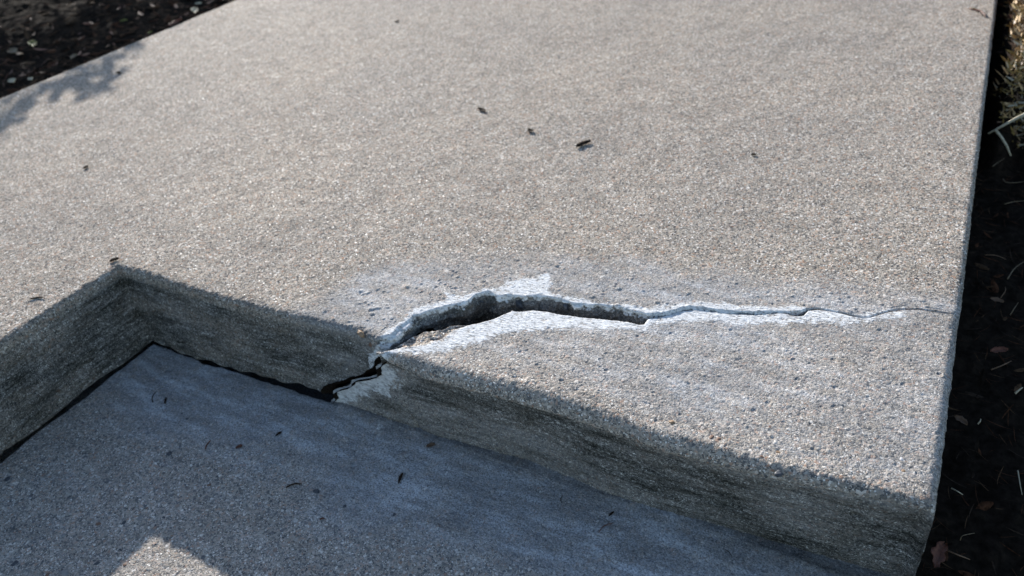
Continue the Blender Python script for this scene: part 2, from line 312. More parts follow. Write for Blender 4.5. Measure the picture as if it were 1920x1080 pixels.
# ------------------------------------------------------------------ the landing
def build_landing():
    ftop = np.array([unp(*p)[:2] for p in [(225, 507), (300, 523), (350, 540), (420, 561), (500, 581), (560, 594), (620, 609), (665, 620), (700, 634)]])
    ftop[0] = (0, 0)
    # column stations
    nA, nB, nC, nD = 330, 430, 760, 16
    ta = np.linspace(0, 1, nA)**.55
    arm = np.stack([np.zeros(nA), -1.25*(1-ta)], 1)
    arm[:, 0] += .004*np.sin(arm[:, 1]*9)*np.minimum(1, -arm[:, 1]*8)
    fr = resample(ftop, nB+1)[1:]
    cr = resample(np.vstack([ftop[-1:], far]), nC+1)[1:]
    ja = np.interp(np.arange(nC+1)[1:], [0, 12, 420, 540, nC], [0, 1, 1, .25, .05])[:, None]
    c3 = np.column_stack([cr, np.zeros(nC)]); cr = cr+ja*np.stack([.0022*fbm(c3, 75, 3, 201), .0034*fbm(c3, 95, 3, 202)], 1)
    cr[:, 0] = np.minimum(cr[:, 0], XR)
    PT = np.vstack([arm, fr, cr]); PT = np.vstack([PT, np.repeat(PT[-1:], nD, 0)])
    nc = len(PT)
    # bottom outline of the riser: front y, and where the cracked end sits at each height
    xc_z = [.0, .012, .035, .060, .082, .114, .150, .17]; xc_x = [.372, .388, .402, .442, .480, .515, .538, fr[-1][0]]
    ybot = lambda x: np.interp(x, [0, .08, .13, .17, .28, .34, .40, .6], [-.001, -.004, -.006, -.001, .001, .008, .004, .003])
    # inward directions
    tg = np.gradient(smooth1(PT, 7), axis=0); tg /= np.maximum(np.linalg.norm(tg, axis=1, keepdims=True), 1e-9)
    ni = np.stack([-tg[:, 1], tg[:, 0]], 1)
    ni = smooth1(ni, 8); ni[-nD-8:] = (0, 1); ni /= np.linalg.norm(ni, axis=1, keepdims=True)
    rad = np.full(nc, .009); iC = nA+nB
    rad[iC:] = np.interp(np.arange(nc-iC), [0, 60, 200, 700], [.005, .003, .0025, .002])
    # targets on the far side
    qy = np.interp(np.arange(nA), [0, nA*.25, nA-1], [-1.25, -.45, YB]); QA = np.stack([np.full(nA, XL), qy], 1)
    k = np.arange(1, nB+1)/nB; QB = np.stack([XL+(fr[-1][0]-XL)*k, np.full(nB, YB)], 1)
    cx = np.maximum.accumulate(smooth1(cr, 12)[:, 0]); k2 = .65*(cx-cx[0])/(cx[-1]-cx[0])+.35*np.linspace(0, 1, nC)*1.0
    kx = sst(.75, 1., np.linspace(0, 1, nC)); k2 = k2*(1-kx)+(cx-cx[0])/(cx[-1]-cx[0])*kx
    QC = np.stack([fr[-1][0]+(XR-fr[-1][0])*k2, np.full(nC, YB)], 1)
    QT = np.vstack([QA, QB, QC]); QT = np.vstack([QT, np.repeat(QT[-1:], nD, 0)])
    # extra columns: the right-hand side wall of the slab
    sd = np.r_[np.zeros(nc-nD), np.r_[.001, .003, .006, .01, .015, .022, .03, .04, .05, .065, .08, .1, .13, .17, .22, .32]]
    # rounding towards the right side: inset and drop
    dR = XR-PT[:, 0]; rr = .010
    dropR = np.where(dR < rr, rr-np.sqrt(np.maximum(rr*rr-(rr-np.clip(dR, 0, rr))**2, 0)), 0)+sd
    ci = np.arange(nc); rows = []
    def wall(zf):                                     # zf: 0 bottom .. 1 just below rounding
        zb = .0085+.0025*np.sin(PT[:, 0]*41)+.002*np.sin(PT[:, 0]*97+1)+.002*np.sin(PT[:, 1]*37)
        zb = np.where(PT[:, 0] > .3, zb+.004*sst(.3, .4, PT[:, 0]), zb)
        zb[iC:] = zb[iC-1]
        top = H-rad; z = zb+(top-zb)*zf
        p = PT.copy()
        xc = np.interp(z, xc_z, xc_x)+jag(z); s = np.clip(p[:, 0]/fr[-1][0], 0, 1)
        f = slice(nA, iC)
        p[f, 0] = s[f]*xc[f]; g = zf
        yb = ybot(p[f, 0]); p[f, 1] = PT[f, 1]*g+yb*(1-g)
        dcx = xc[iC]-fr[-1][0]; arcl = np.r_[0, np.cumsum(np.linalg.norm(np.diff(PT[iC:], axis=0), axis=1))]
        fade = np.exp(-(arcl/.24)**2)
        p[iC:, 0] += dcx*fade; p[iC:, 1] += .010*(1-g)*(1-fade)
        return np.column_stack([p, z])
    w0 = wall(0.)
    u1 = w0.copy(); u1[:, :2] += ni*.10; u1[:, 2] += .004
    u2 = w0.copy(); u2[:, :2] += ni*.012; u2[:, 2] -= .0
    rows += [u1, u2]
    for zf in np.linspace(0, 1, 120): rows.append(wall(zf))
    base = wall(1.)
    for a in np.linspace(0, 90, 9)[1:]:
        a = math.radians(a); r = rad[:, None]
        q = base.copy(); q[:, :2] += ni*r*(1-math.cos(a)); q[:, 2] += (r*math.sin(a))[:, 0]; rows.append(q)
    st = rows[-1].copy(); t = np.linspace(0, 1, 620)[1:]
    SM_ = smooth1(st[:, :2], 30); bl = sst(0, 60, np.arange(nc)-iC)*sst(0, 60, nc-nD-40-np.arange(nc)); SM_ = st[:, :2]*(1-bl[:, None])+SM_*bl[:, None]
    t = (np.exp(t*2.6)-1)/(math.exp(2.6)-1)
    for tt in t:
        q = st.copy(); dd = tt*np.linalg.norm(QT-SM_, axis=1, keepdims=True); k_ = np.exp(-(dd/.035))
        q[:, :2] = SM_*(1-tt)+QT*tt+(st[:, :2]-SM_)*k_; q[:, 2] = H; rows.append(q)
    e = rows[-1].copy()
    od = np.where(np.arange(nc)[:, None] < nA, np.array([[-1., 0]]), np.array([[0, 1.]]))
    for o_, d_ in ((.002, .0006), (.004, .002), (.006, .006), (.006, .03), (.006, .08), (.006, .2), (.006, .35)):
        q = e.copy(); q[:, :2] += od*o_; q[:, 2] -= d_; rows.append(q)
    G = np.array(rows); ntop = len(rows)-7
    G[:, :, 2] -= dropR[None, :]
    G[:, -nD:, 0] += .0006*np.arange(nD)[None]*0
    arcs = G
    nb = 2+120
    V0 = G.reshape(-1, 3)
    n = grid_normals(G).reshape(-1, 3)
    R_ = np.repeat(np.arange(G.shape[0]), nc); C_ = np.tile(np.arange(nc), G.shape[0])
    x, y, z = V0.T
    iswall = R_ < nb; crackside = (C_ >= iC) & (C_ < nc-nD)
    uu = x+(H-z); vv = y-(H-z)
    zone = sst(-.045, .035, poly_sd(x, y, SMP)+.03*fbm(V0, 16, 4, 10))
    edge = np.exp(-np.abs(R_-nb-4)/7.)*(~crackside)
    a = .0012*fbm(V0, 9, 3, 1)+.0007*fbm(V0, 70, 3, 2)
    g1 = bumps(uu, vv, .0065, .5, 11); g2 = bumps(uu, vv, .011, .35, 15)
    a += g1*(.0002+.0018*edge)+g2*(.0026*edge)+edge*.0012*fbm(V0, 130, 2, 23)
    a += zone*(~iswall)*(bumps(x, y, .0055, .22, 21, .08)*.0012+bumps(x, y, .010, .12, 22, .05)*.0017-bumps(x, y, .007, .08, 25, .15)*.0012)
    a += (~iswall)*(1-zone)*(bumps(x, y, .007, .25, 27, .15)*.0007)
    a += np.where(iswall & ~crackside, .0022*fbm(V0*np.array([.35, .35, 1.]), 42, 4, 5)+.0012*fbm(V0, 120, 2, 6)-.0035*bumps(uu, vv, .017, .07, 51, .1)+.0008*bumps(uu, vv, .006, .4, 52, .15), 0)
    cw = iswall & crackside
    a += np.where(cw, .0065*fbm(V0, 50, 4, 7)+.006*(.4-np.abs(fbm(V0*np.array([1, 1, .6]), 24, 3, 34)))*sst(.166, .150, z)+.0060*bumps(x*1.2, z+y*.3, .021, .6, 31, .2)+.0035*bumps(x*1.2, z+y*.3, .011, .5, 32, .2)-.004*np.abs(fbm(V0, 28, 2, 33))+.0020*bumps(x, z+y*.3, .007, .5, 35), 0)
    lip = np.exp(-np.abs(R_-nb-4)/6.)*crackside*np.interp(x, [.5, .9, 1.0], [1, 1, .35])
    a += lip*(.0022*fbm(V0, 55, 3, 8)+.0018*fbm(V0, 150, 2, 24)); 
    a *= np.where(C_ >= nc-nD, .4, 1.)
    a *= np.where((C_ > iC+560) & (R_ < nb+12), .35, 1.)
    rgt = np.exp(-np.maximum(XR-x, 0)/.008)
    a += rgt*(~iswall)*(.0010*fbm(V0, 60, 3, 9)+.0008*g1)
    wn = fbm(V0, 90, 3, 13)*.010+fbm(V0*np.array([.4, 1, 1]), 260, 2, 14)*.004
    wh = sst(-.007, .008, poly_sd(x, y, WF)+wn*.75)
    wl = np.where(iswall, sst(.158, .166, z+fbm(V0, 70, 2, 19)*.006), 1.)
    wh = wh*wl*(y > -.012)
    wh = np.where(iswall & (y < .05), np.maximum(wh, sst(-.003, .003, poly_sd(x, z, RW2)+wn*.7)*.9), wh)
    wh *= (C_ > nA+150)*(x < XR-.03)*np.interp(x, [.95, 1.2], [1., .62])
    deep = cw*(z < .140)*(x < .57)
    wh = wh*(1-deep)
    sm = zone*.85*(.8+.4*fbm(V0, 8, 3, 16))
    st_ = np.where(iswall, 1., 0.)*np.where(z > .150, np.interp(z, [.140, .158], [1, .35]), 1.)  # risers darkened by lichen and painted-in shade together
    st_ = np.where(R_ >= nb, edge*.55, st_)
    st_ = np.where(cw, .85+.4*fbm(V0, 40, 2, 18), st_)  # crack face darkened, shade painted over the aggregate
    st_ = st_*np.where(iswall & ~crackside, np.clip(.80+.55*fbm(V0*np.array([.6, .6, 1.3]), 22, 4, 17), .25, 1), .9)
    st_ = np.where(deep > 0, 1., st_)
    rs = np.where((C_ >= nc-nD), .8, rgt*.25)
    st_ = np.maximum(st_, rs)
    gr = np.where(cw, 1., np.clip(edge+.3+.5*np.exp(-np.abs(y)/.08), 0, 1))
    V = V0+n*(a*np.where(iswall, 1, 1-.55*np.clip(wh, 0, 1)))[:, None]
    gr = np.where(deep > 0, 0., gr); a = a*np.where(deep > 0, .45, 1.); V = V0+n*(a*np.where(iswall, 1, 1-.55*np.clip(wh, 0, 1)))[:, None]  # deep part takes the near-black painted shade
    mask = np.stack([np.clip(wh, 0, 1), np.clip(sm, 0, 1), np.clip(st_, 0, 1), gr], 1)
    Q = grid_quads(G.shape[0], nc)
    # drop the faces of wall columns that run into the far sides
    fr_ = R_.reshape(G.shape[0], nc)[:-1, :-1].ravel(); fc = C_.reshape(G.shape[0], nc)[:-1, :-1].ravel()
    whf = mask[Q, 0].mean(1) > .5
    riser = (fr_ < nb) & (fc < iC) & ~whf; crw = (fr_ < nb) & (fc >= iC) & (fc < nc-nD) & ~whf
    rest = ~(whf | riser | crw)
    root = link('concrete_landing', submesh(V, Q, mask, rest, 'concrete_landing'), CONC)
    tag(root, 'large sunlit upper concrete slab with a notched front corner, pebbly beige top above the step', 'concrete slab')
    link('riser_face', submesh(V, Q, mask, riser, 'riser_face'), CONC, root)['label'] = 'vertical face around the notch, dark with stain and painted-in shade'
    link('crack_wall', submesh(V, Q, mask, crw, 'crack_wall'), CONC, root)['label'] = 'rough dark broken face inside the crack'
    link('mortar_smear', submesh(V, Q, mask, whf, 'mortar_smear'), CONC, root)['label'] = 'white mortar brushed along the far lip of the crack'
    return root
landing = build_landing()

# ------------------------------------------------------------------ the broken front piece
def build_piece():
    sh = [(700, 661), (720, 665), (760, 672), (820, 688), (885, 704), (950, 722), (1030, 744), (1100, 766), (1180, 795), (1250, 820), (1320, 838), (1400, 862), (1500, 886), (1600, 907), (1690, 929), (1755, 943)]
    shw = np.array([unp(p[0], p[1], pz(p[0])-.002)[:2] for p in sh])
    N_ = np.vstack([near]); nc0 = 1150; nD = 16
    Nn = resample(N_, nc0); ja = np.interp(np.arange(nc0), [0, 15, 560, 760, nc0], [0, 1, 1, .25, .05])[:, None]
    c3 = np.column_stack([Nn, np.zeros(nc0)]); Nn = Nn+ja*np.stack([.0015*fbm(c3, 75, 3, 203), .0026*fbm(c3, 95, 3, 204)], 1)
    rF0 = np.interp(np.linspace(0, 1, nc0), [0, .12, .6, 1], [.008, .020, .018, .010])
    Fs = resample(shw, nc0); Fs[0] = Nn[0]+np.array([-.001, -.004]); 
    Fs[:, 1] -= .5*rF0*np.minimum(1, np.arange(nc0)/90.)
    Fs[:, 0] = np.minimum(Fs[:, 0], XR); Fs[-1, 0] = XR
    Fs = smooth1(Fs, 6); Fs[-1, 0] = XR; Fs[:60, 0] = np.linspace(Fs[0, 0], Fs[60, 0], 60, endpoint=False)
    # match station x near the right end
    Nn[:, 0] = np.minimum(Nn[:, 0], XR)
    k = sst(.8, 1., np.linspace(0, 1, nc0)); 
    Fx = Fs[:, 0]; Nx = Nn[:, 0]
    idx = np.interp(Nx, np.maximum.accumulate(Fx)+np.arange(nc0)*1e-9, np.arange(nc0))
    ii = (1-k)*np.arange(nc0)+k*idx
    Fs = np.stack([np.interp(ii, np.arange(nc0), Fs[:, 0]), np.interp(ii, np.arange(nc0), Fs[:, 1])], 1)
    Fs = np.vstack([Fs, np.repeat(Fs[-1:], nD, 0)]); Nn = np.vstack([Nn, np.repeat(Nn[-1:], nD, 0)])
    rF = np.r_[rF0, np.full(nD, .010)]; nc = nc0+nD
    L = np.r_[0, np.cumsum(np.linalg.norm(np.diff(Fs, axis=0), axis=1))]; tip = np.exp(-(L/.16)**2)
    top = H-.009*(1-np.clip((Nn[:, 0]*.5+Fs[:, 0]*.5-.545)/.60, 0, 1))
    wgap = np.linalg.norm(Fs-Nn, axis=1)
    rN = np.minimum(np.interp(Nn[:, 0], [.5, .9, 1.1], [.0035, .003, .0015]), wgap*.3); rF = np.minimum(rF, wgap*.55)
    xt_z = [-.02, .0, .03, .06, .09, .108, .144, .17]; xt_x = [.385, .396, .418, .452, .492, .518, .543, Fs[0][0]]
    tgN = np.gradient(smooth1(Nn, 7), axis=0); tgN /= np.maximum(np.linalg.norm(tgN, axis=1, keepdims=True), 1e-9)
    inN = np.stack([tgN[:, 1], -tgN[:, 0]], 1); inN = smooth1(inN, 8); inN[-nD-8:] = (0, -1); inN /= np.linalg.norm(inN, axis=1, keepdims=True)
    tgF = np.gradient(smooth1(Fs, 7), axis=0); tgF /= np.maximum(np.linalg.norm(tgF, axis=1, keepdims=True), 1e-9)
    inF = np.stack([-tgF[:, 1], tgF[:, 0]], 1); inF = smooth1(inF, 8); inF[-nD-8:] = (0, 1); inF /= np.linalg.norm(inF, axis=1, keepdims=True)
    ybase = np.interp(Fs[:, 0], [.5, .6, .68, .77, .88, 1.0, 1.23], [-.001, .005, .002, .010, .000, .006, .018])
    rows = []
    arcN = np.r_[0, np.cumsum(np.linalg.norm(np.diff(Nn, axis=0), axis=1))]; fadeN = np.exp(-(arcN/.24)**2)
    for zf in np.linspace(0, 1, 60):
        z = -.05+(top-rN+.05)*zf; p = Nn.copy()
        zq = np.clip((top-rF-z)/np.maximum(top-rF+.012, 1e-6), 0, 1)
        p[:, 0] += (np.interp(z, xt_z, xt_x)+jag2(z)-Fs[0][0])*fadeN; p[:, 1] += ((Fs[0][1]*(1-zq)+ybase[0]*zq)-Nn[0][1])*np.exp(-(arcN/.10)**2)*min(1, (1-zf)*8)+.0035*(1-np.exp(-(arcN/.0015)**2))*min(1, (1-zf)*8)*fadeN+.012*(1-np.exp(-(arcN/.012)**2))*(1-zf)**.5*fadeN; p[:, 1] -= .004*(1-zf)*(1-fadeN)
        # lower down the broken face slopes back under the piece
        p[:, 1] -= .02*(1-zf)*fadeN*0
        rows.append(np.column_stack([p, z]))
    b0 = rows[-1]
    for a in np.linspace(0, 90, 7)[1:]:
        a = math.radians(a); q = b0.copy(); q[:, :2] += inN*(rN*(1-math.cos(a)))[:, None]; q[:, 2] += rN*math.sin(a); rows.append(q)
    nN = len(rows); sN = rows[-1].copy()
    fb = np.column_stack([Fs, top-rF]); arcF = []
    for a in np.linspace(90, 0, 16):
        a = math.radians(a); q = fb.copy(); q[:, :2] += inF*(rF*(1-math.cos(a)))[:, None]; q[:, 2] += rF*math.sin(a); arcF.append(q)
    for t in np.linspace(0, 1, 260)[1:-1]:
        q = sN*(1-t)+arcF[0]*t; rows.append(q)
    nT = len(rows); rows += arcF; nW = len(rows)
    for zf in np.linspace(0, 1, 130)[1:]:
        z = (top-rF)*(1-zf)-.012*zf; p = Fs.copy()
        p[:, 1] = Fs[:, 1]*(1-zf)+ybase*zf
        p[:, 0] += (np.interp(z, xt_z, xt_x)+jag2(z)-Fs[0][0])*tip
        rows.append(np.column_stack([p, z]))
    G = np.array(rows)
    sd = np.r_[np.zeros(nc0), np.r_[.001, .003, .006, .01, .015, .022, .03, .04, .05, .065, .08, .1, .13, .17, .22, .32]]
    dR = np.clip(XR-G[:, :, 0], 0, .012); rr = .012
    G[:, :, 2] -= rr-np.sqrt(np.maximum(rr*rr-(rr-dR)**2, 0))
    G[:, :, 2] -= sd[None]
    G[nW:, :, 1] += ((dR[nW:])**2/.012*.5)*1.0
    G = G[:, :, :]
    V0 = G.reshape(-1, 3); n = -grid_normals(G).reshape(-1, 3)
    x, y, z = V0.T
    R_ = np.repeat(np.arange(G.shape[0]), nc); C_ = np.tile(np.arange(nc), G.shape[0])
    crw = R_ < nN-6; frw = R_ >= nW; rnd = (R_ >= nT) & (R_ < nW); topm = (R_ >= nN) & (R_ < nT)
    uu = x; vv = y-(H-z)
    a = .0016*fbm(V0, 11, 3, 41)+.0008*fbm(V0, 70, 3, 42)
    co = np.exp(-np.maximum(y+.02, 0)/.06)
    a += (~crw & ~frw)*(bumps(uu, vv, .0060, .4, 61, .15)*(.0003+.0006*co)+bumps(uu, vv, .012, .25, 63, .1)*(.0001+.0010*co)+bumps(uu, vv, .0055, .35, 66, .12)*.0007-bumps(uu, vv, .0075, .10, 65, .15)*.0012)
    a += np.where(frw, .0022*fbm(V0*np.array([.3, .35, 1.]), 45, 4, 45)+.0012*fbm(V0, 120, 2, 46)-.0035*bumps(x, z, .018, .06, 47, .1)+.0006*bumps(x, z, .006, .35, 50, .15), 0)
    a += np.where(crw, .003*fbm(V0, 60, 4, 48)+.003*bumps(x, z, .012, .5, 49), 0)
    # hollow beside the lip where the filler has come away, at the narrow end
    rough_px = [(735, 655), (757, 642), (770, 629), (793, 619), (826, 615), (861, 606), (886, 606), (850, 617), (826, 634), (787, 645)]
    RP = [unp(p[0], p[1], pz(p[0]))[:2] for p in rough_px]
    rp = sst(-.003, .003, poly_sd(x, y, RP))*(R_ >= nN-6)
    a += rp*(-.003+.003*fbm(V0, 90, 3, 52)+.002*bumps(x, y, .009, .5, 53))
    a += np.exp(-np.abs(R_-nN)/6.)*.0016*fbm(V0, 60, 3, 54)*np.interp(x, [.5, .95, 1.], [1, 1, .3])
    a *= np.where(C_ < 40, C_/40., 1.)*np.where(C_ >= nc-nD, .5, 1.)
    a *= np.where((x > 1.02) & (R_ < nN+3), .35, 1.)
    rgt = np.exp(-np.maximum(XR-x, 0)/.010)
    a += rgt*(~frw)*(.0013*fbm(V0, 55, 3, 9))*np.where(C_ >= nc-nD, .5, 1.)
    wn = fbm(V0, 90, 3, 113)*.010+fbm(V0*np.array([.4, 1, 1]), 260, 2, 114)*.004
    wh = sst(-.008, .009, poly_sd(x, y, WN)+wn*.75)*(~frw)*(~rnd | (x < .60))*(1-rp*.95)
    wh = np.where(crw, wh*sst(.150, .160, z), wh)
    wh = np.where(frw | (rnd & (x < .62)), np.maximum(wh*(z > .148), .95*sst(-.010, .010, poly_sd(x, z, RW)+wn*1.6)), wh)
    wh *= (x < XR-.035)*np.interp(x, [.95, 1.2], [1., .66])
    ntip = x-np.interp(z, xt_z, xt_x); near_t = (z < .135)*frw
    wh = np.maximum(wh, 1.*near_t*sst(.066, .020, ntip+wn*2.2+.12*np.abs(z-.08)+.02*fbm(V0, 30, 3, 121)))
    sm = .88*(.9+.5*fbm(V0, 7, 3, 116))*np.interp(x, [.9, 1.05, 1.22], [1, .85, .6])*np.interp(vv, [-.02, .02, .08], [.2, .75, 1])
    sb = sst(.13, .155, z+.014*fbm(V0*np.array([.5, .5, 1.]), 18, 3, 118))
    st_ = np.where(frw, 1-.75*sb, 0.)  # front face dark from lichen and painted shade, paler near the top
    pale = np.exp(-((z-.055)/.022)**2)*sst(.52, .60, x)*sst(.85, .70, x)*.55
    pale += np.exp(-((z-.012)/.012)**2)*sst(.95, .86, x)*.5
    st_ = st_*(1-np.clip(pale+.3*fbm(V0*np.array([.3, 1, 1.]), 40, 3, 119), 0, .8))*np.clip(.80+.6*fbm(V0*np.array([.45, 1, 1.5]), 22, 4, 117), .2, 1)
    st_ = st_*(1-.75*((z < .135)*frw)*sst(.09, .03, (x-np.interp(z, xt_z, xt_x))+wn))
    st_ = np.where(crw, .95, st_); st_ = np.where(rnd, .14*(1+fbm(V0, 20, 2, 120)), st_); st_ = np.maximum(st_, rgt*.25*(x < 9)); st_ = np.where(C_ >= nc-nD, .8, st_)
    # reddish grit in the hollow keeps the bare aggregate look
    gr = np.clip(.35+.65*co+rp, 0, 1)
    sm = np.where(frw, .55*(1-st_)+.2, sm)*(1-rp)
    dp = crw & (z < .145); gr = np.where(dp, 0., gr); wh = np.where(dp, 0., wh); st_ = np.where(dp, 1., st_); sm = np.where(dp, 0., sm)  # lower crack face set to the darkest painted shade
    a = a*np.where(dp & (x < .58), .3, 1.)
    V = V0+n*(a*(1-.55*np.clip(wh, 0, 1)*(~crw)))[:, None]
    mask = np.stack([np.clip(wh, 0, 1), np.clip(sm, 0, 1), np.clip(st_, 0, 1), gr], 1)
    Q = grid_quads(G.shape[0], nc)[:, ::-1]
    q0 = Q.min(1); fr_ = q0//nc; fc = q0 % nc
    whf = mask[Q, 0].mean(1) > .5
    riser = (fr_ >= nW) & (fc < nc-nD) & ~whf; cw = (fr_ < nN-6) & (fc < nc-nD) & ~whf
    root = link('broken_slab_piece', submesh(V, Q, mask, ~(whf | riser | cw), 'broken_slab_piece'), CONC)
    tag(root, 'wedge shaped broken front edge of the slab, grey and gritty, sunken below the long crack', 'concrete piece')
    link('riser_face', submesh(V, Q, mask, riser, 'riser_face'), CONC, root)['label'] = 'streaked dark vertical face in shade, white smear at its left end'
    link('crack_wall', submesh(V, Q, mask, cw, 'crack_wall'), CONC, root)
    link('mortar_smear', submesh(V, Q, mask, whf, 'mortar_smear'), CONC, root)['label'] = 'white mortar brushed along the near lip of the crack'
    return root, Fs
piece, PF = build_piece()

# ------------------------------------------------------------------ the lower step
def build_step():
    xs = np.r_[np.linspace(-.25, -.02, 20, endpoint=False), np.linspace(-.02, XR-.012, 1000)]
    ys = np.r_[np.linspace(-1.25, -.5, 120, endpoint=False), np.linspace(-.5, .03, 480), np.linspace(.04, .16, 12)]
    X, Y = np.meshgrid(xs, ys); P = np.stack([X.ravel(), Y.ravel(), np.zeros(X.size)], 1)
    x, y = P[:, 0], P[:, 1]
    far_ = sst(-.20, -.04, y+.05*fbm(P, 7, 3, 72)+.03*(x-.3))           # smooth film near the riser
    a = .0016*fbm(P, 6, 3, 71)+.0006*fbm(P, 60, 3, 73)+bumps(x, y, .0075, .4, 74)*.0006*(1-.6*far_)+bumps(x, y, .013, .15, 76)*.0007-bumps(x, y, .012, .12, 78)*.0012
    a += .0022*np.exp(-np.maximum(-y, 0)/.008)*(x > .42)*(1+fbm(P, 40, 3, 79))      # fillet of dirt against the piece
    ydg = np.interp(x, [.0, .10, .13, .17, .28, .34, .40, .42], [.001, -.002, -.006, -.001, .001, .002, .001, .02])+.0025*fbm(P, 70, 3, 75)
    a -= .05*sst(0, .006, y-ydg)*(x > -.004)*sst(.425, .405, x)+-0+.05*sst(-.002, -.008, x+.006*fbm(P, 24, 4, 77))
    P[:, 2] = a
    G = P.reshape(len(ys), len(xs), 3)
    # skirts
    f = G[:1].copy(); f[:, :, 2] = -.3; b = G[-1:].copy(); b[:, :, 2] = -.3; G = np.concatenate([f, G, b], 0)
    l = G[:, :1].copy(); l[:, :, 2] = -.3; r = G[:, -1:].copy(); r[:, :, 2] = -.3; G = np.concatenate([l, G, r], 1)
    V = G.reshape(-1, 3); x, y, z = V.T
    far_ = sst(-.20, -.06, y+.06*fbm(V, 7, 3, 72)+.03*(x-.3))
    stre = fbm(V*np.array([.18, 1, 1]), 42, 4, 81)
    sm = np.clip(far_*.95+.25, 0, 1)
    wh = far_*sst(.18, .55, stre)*.0*sst(.06, .2, x)+.0*x
    sp = unp(716, 800, 0); d = np.hypot((x-sp[0])/1.0, (y-sp[1])/.9)
    wh = np.maximum(wh, .52*sst(.026, .002, d+.016*fbm(V, 90, 3, 82)))
    sp2 = unp(735, 815, 0); wh = np.maximum(wh, .42*sst(.020, .0, np.hypot(x-sp2[0], (y-sp2[1])*1.3)+.008*fbm(V, 90, 3, 83)))
    st_ = .55*np.exp(-np.maximum(-y, 0)/.010)*(x > .4)*(.8+.6*fbm(V, 30, 3, 84))+.75*np.exp(-np.maximum(-y, 0)/.02)*(x < .4)*(x > .0)*0.4  # dirt along the foot of the piece, painted shade in the notch gap
    st_ += .10*sst(.1, .5, fbm(V, 18, 3, 85))
    gr = np.clip(1-far_, .1, 1)
    mask = np.stack([np.clip(wh, 0, 1), sm, np.clip(st_, 0, 1), gr], 1)
    me = mesh_arrays('lower_step', V, grid_quads(*G.shape[:2]), mask)
    o = link('lower_step', me, CONC)
    tag(o, 'shaded bluish lower concrete step below the notch, with a small sunlit triangle', 'concrete step')
    return o
step = build_step()

# ------------------------------------------------------------------ ground
def build_ground():
    xs = np.unique(np.r_[np.linspace(-40, -2.8, 30), np.linspace(-2.8, -1.06, 180), np.linspace(-1.06, -1.0, 6), np.linspace(-.9, 1.1, 12), np.linspace(1.16, 1.225, 6), np.linspace(1.235, 1.9, 140), np.linspace(1.9, 40, 40)])
    ys = np.unique(np.r_[np.linspace(-40, -1.4, 30), np.linspace(-1.4, -.3, 40), np.linspace(-.3, 2.6, 330), np.linspace(2.6, 4, 40), np.linspace(4, 40, 30)])
    X, Y = np.meshgrid(xs, ys); P = np.stack([X.ravel(), Y.ravel(), np.zeros(X.size)], 1); x, y = P[:, 0], P[:, 1]
    z = np.where(x < XL+.02, .148, -.01)
    ym = unp(1902, 150, .14)[1]; z = np.where(x > XR-.02, -.03+.17*sst(ym-.12, ym+.1, y+.03*np.sin(x*60))*sst(.012, .05, x-XR)+.05*sst(ym, ym+.3, y), z)
    z = np.where((x > XL+.02) & (x < XR-.02) & (y > YB-.05), .04, z)
    z = np.where((x > XL+.02) & (x < XR-.02) & (y < -1.2), -.02, z)
    ins = (x > XL+.02) & (x < XR-.02) & (y > -1.2) & (y < YB-.05)
    z = z+.018*fbm(P, 8, 4, 91)+.008*fbm(P, 50, 3, 92)
    z = np.where(ins, -.26, z); P[:, 2] = z
    me = mesh_arrays('ground', P, grid_quads(len(ys), len(xs)))
    tag(link('ground', me, SOIL), kind='structure')
    return xs, ys, z.reshape(len(ys), len(xs))
GX, GY, GZ = build_ground()
def gz(x, y):
    i = min(max(np.searchsorted(GX, x), 1), len(GX)-1); j = min(max(np.searchsorted(GY, y), 1), len(GY)-1)
    return float(GZ[j, i])

# ------------------------------------------------------------------ small things
def stone_mesh(r, seed, flat=.62):
    bm = bmesh.new(); bmesh.ops.create_icosphere(bm, subdivisions=3, radius=1)
    P = np.array([v.co[:] for v in bm.verts]); d = 1+.38*fbm(P, 1.3, 2, seed)+.10*fbm(P, 4, 2, seed+5)
    for v, k, p in zip(bm.verts, d, P): v.co = Vector((p[0]*k*r*1.15, p[1]*k*r*.9, p[2]*k*r*flat))
    for f in bm.faces: f.smooth = True
    me = bpy.data.meshes.new('pebble'); bm.to_mesh(me); bm.free(); return me
def tube(bm, pts, radii, seg=6):
    rings = []
    for i, p in enumerate(pts):
        t = (pts[min(i+1, len(pts)-1)]-pts[max(i-1, 0)]).normalized()
        a = t.orthogonal().normalized() if i == 0 else (a-t*a.dot(t)).normalized()
        b = t.cross(a); rings.append([bm.verts.new(p+(a*math.cos(2*math.pi*k/seg)+b*math.sin(2*math.pi*k/seg))*radii[i]) for k in range(seg)])
    for r0, r1 in zip(rings, rings[1:]):
        for k in range(seg): bm.faces.new((r0[k], r0[(k+1) % seg], r1[(k+1) % seg], r1[k]))
    bm.faces.new(rings[0][::-1]); bm.faces.new(rings[-1])
def to_mesh(bm, name, smooth=True):
    bmesh.ops.recalc_face_normals(bm, faces=bm.faces)
    for f in bm.faces: f.smooth = smooth
    me = bpy.data.meshes.new(name); bm.to_mesh(me); bm.free(); return me
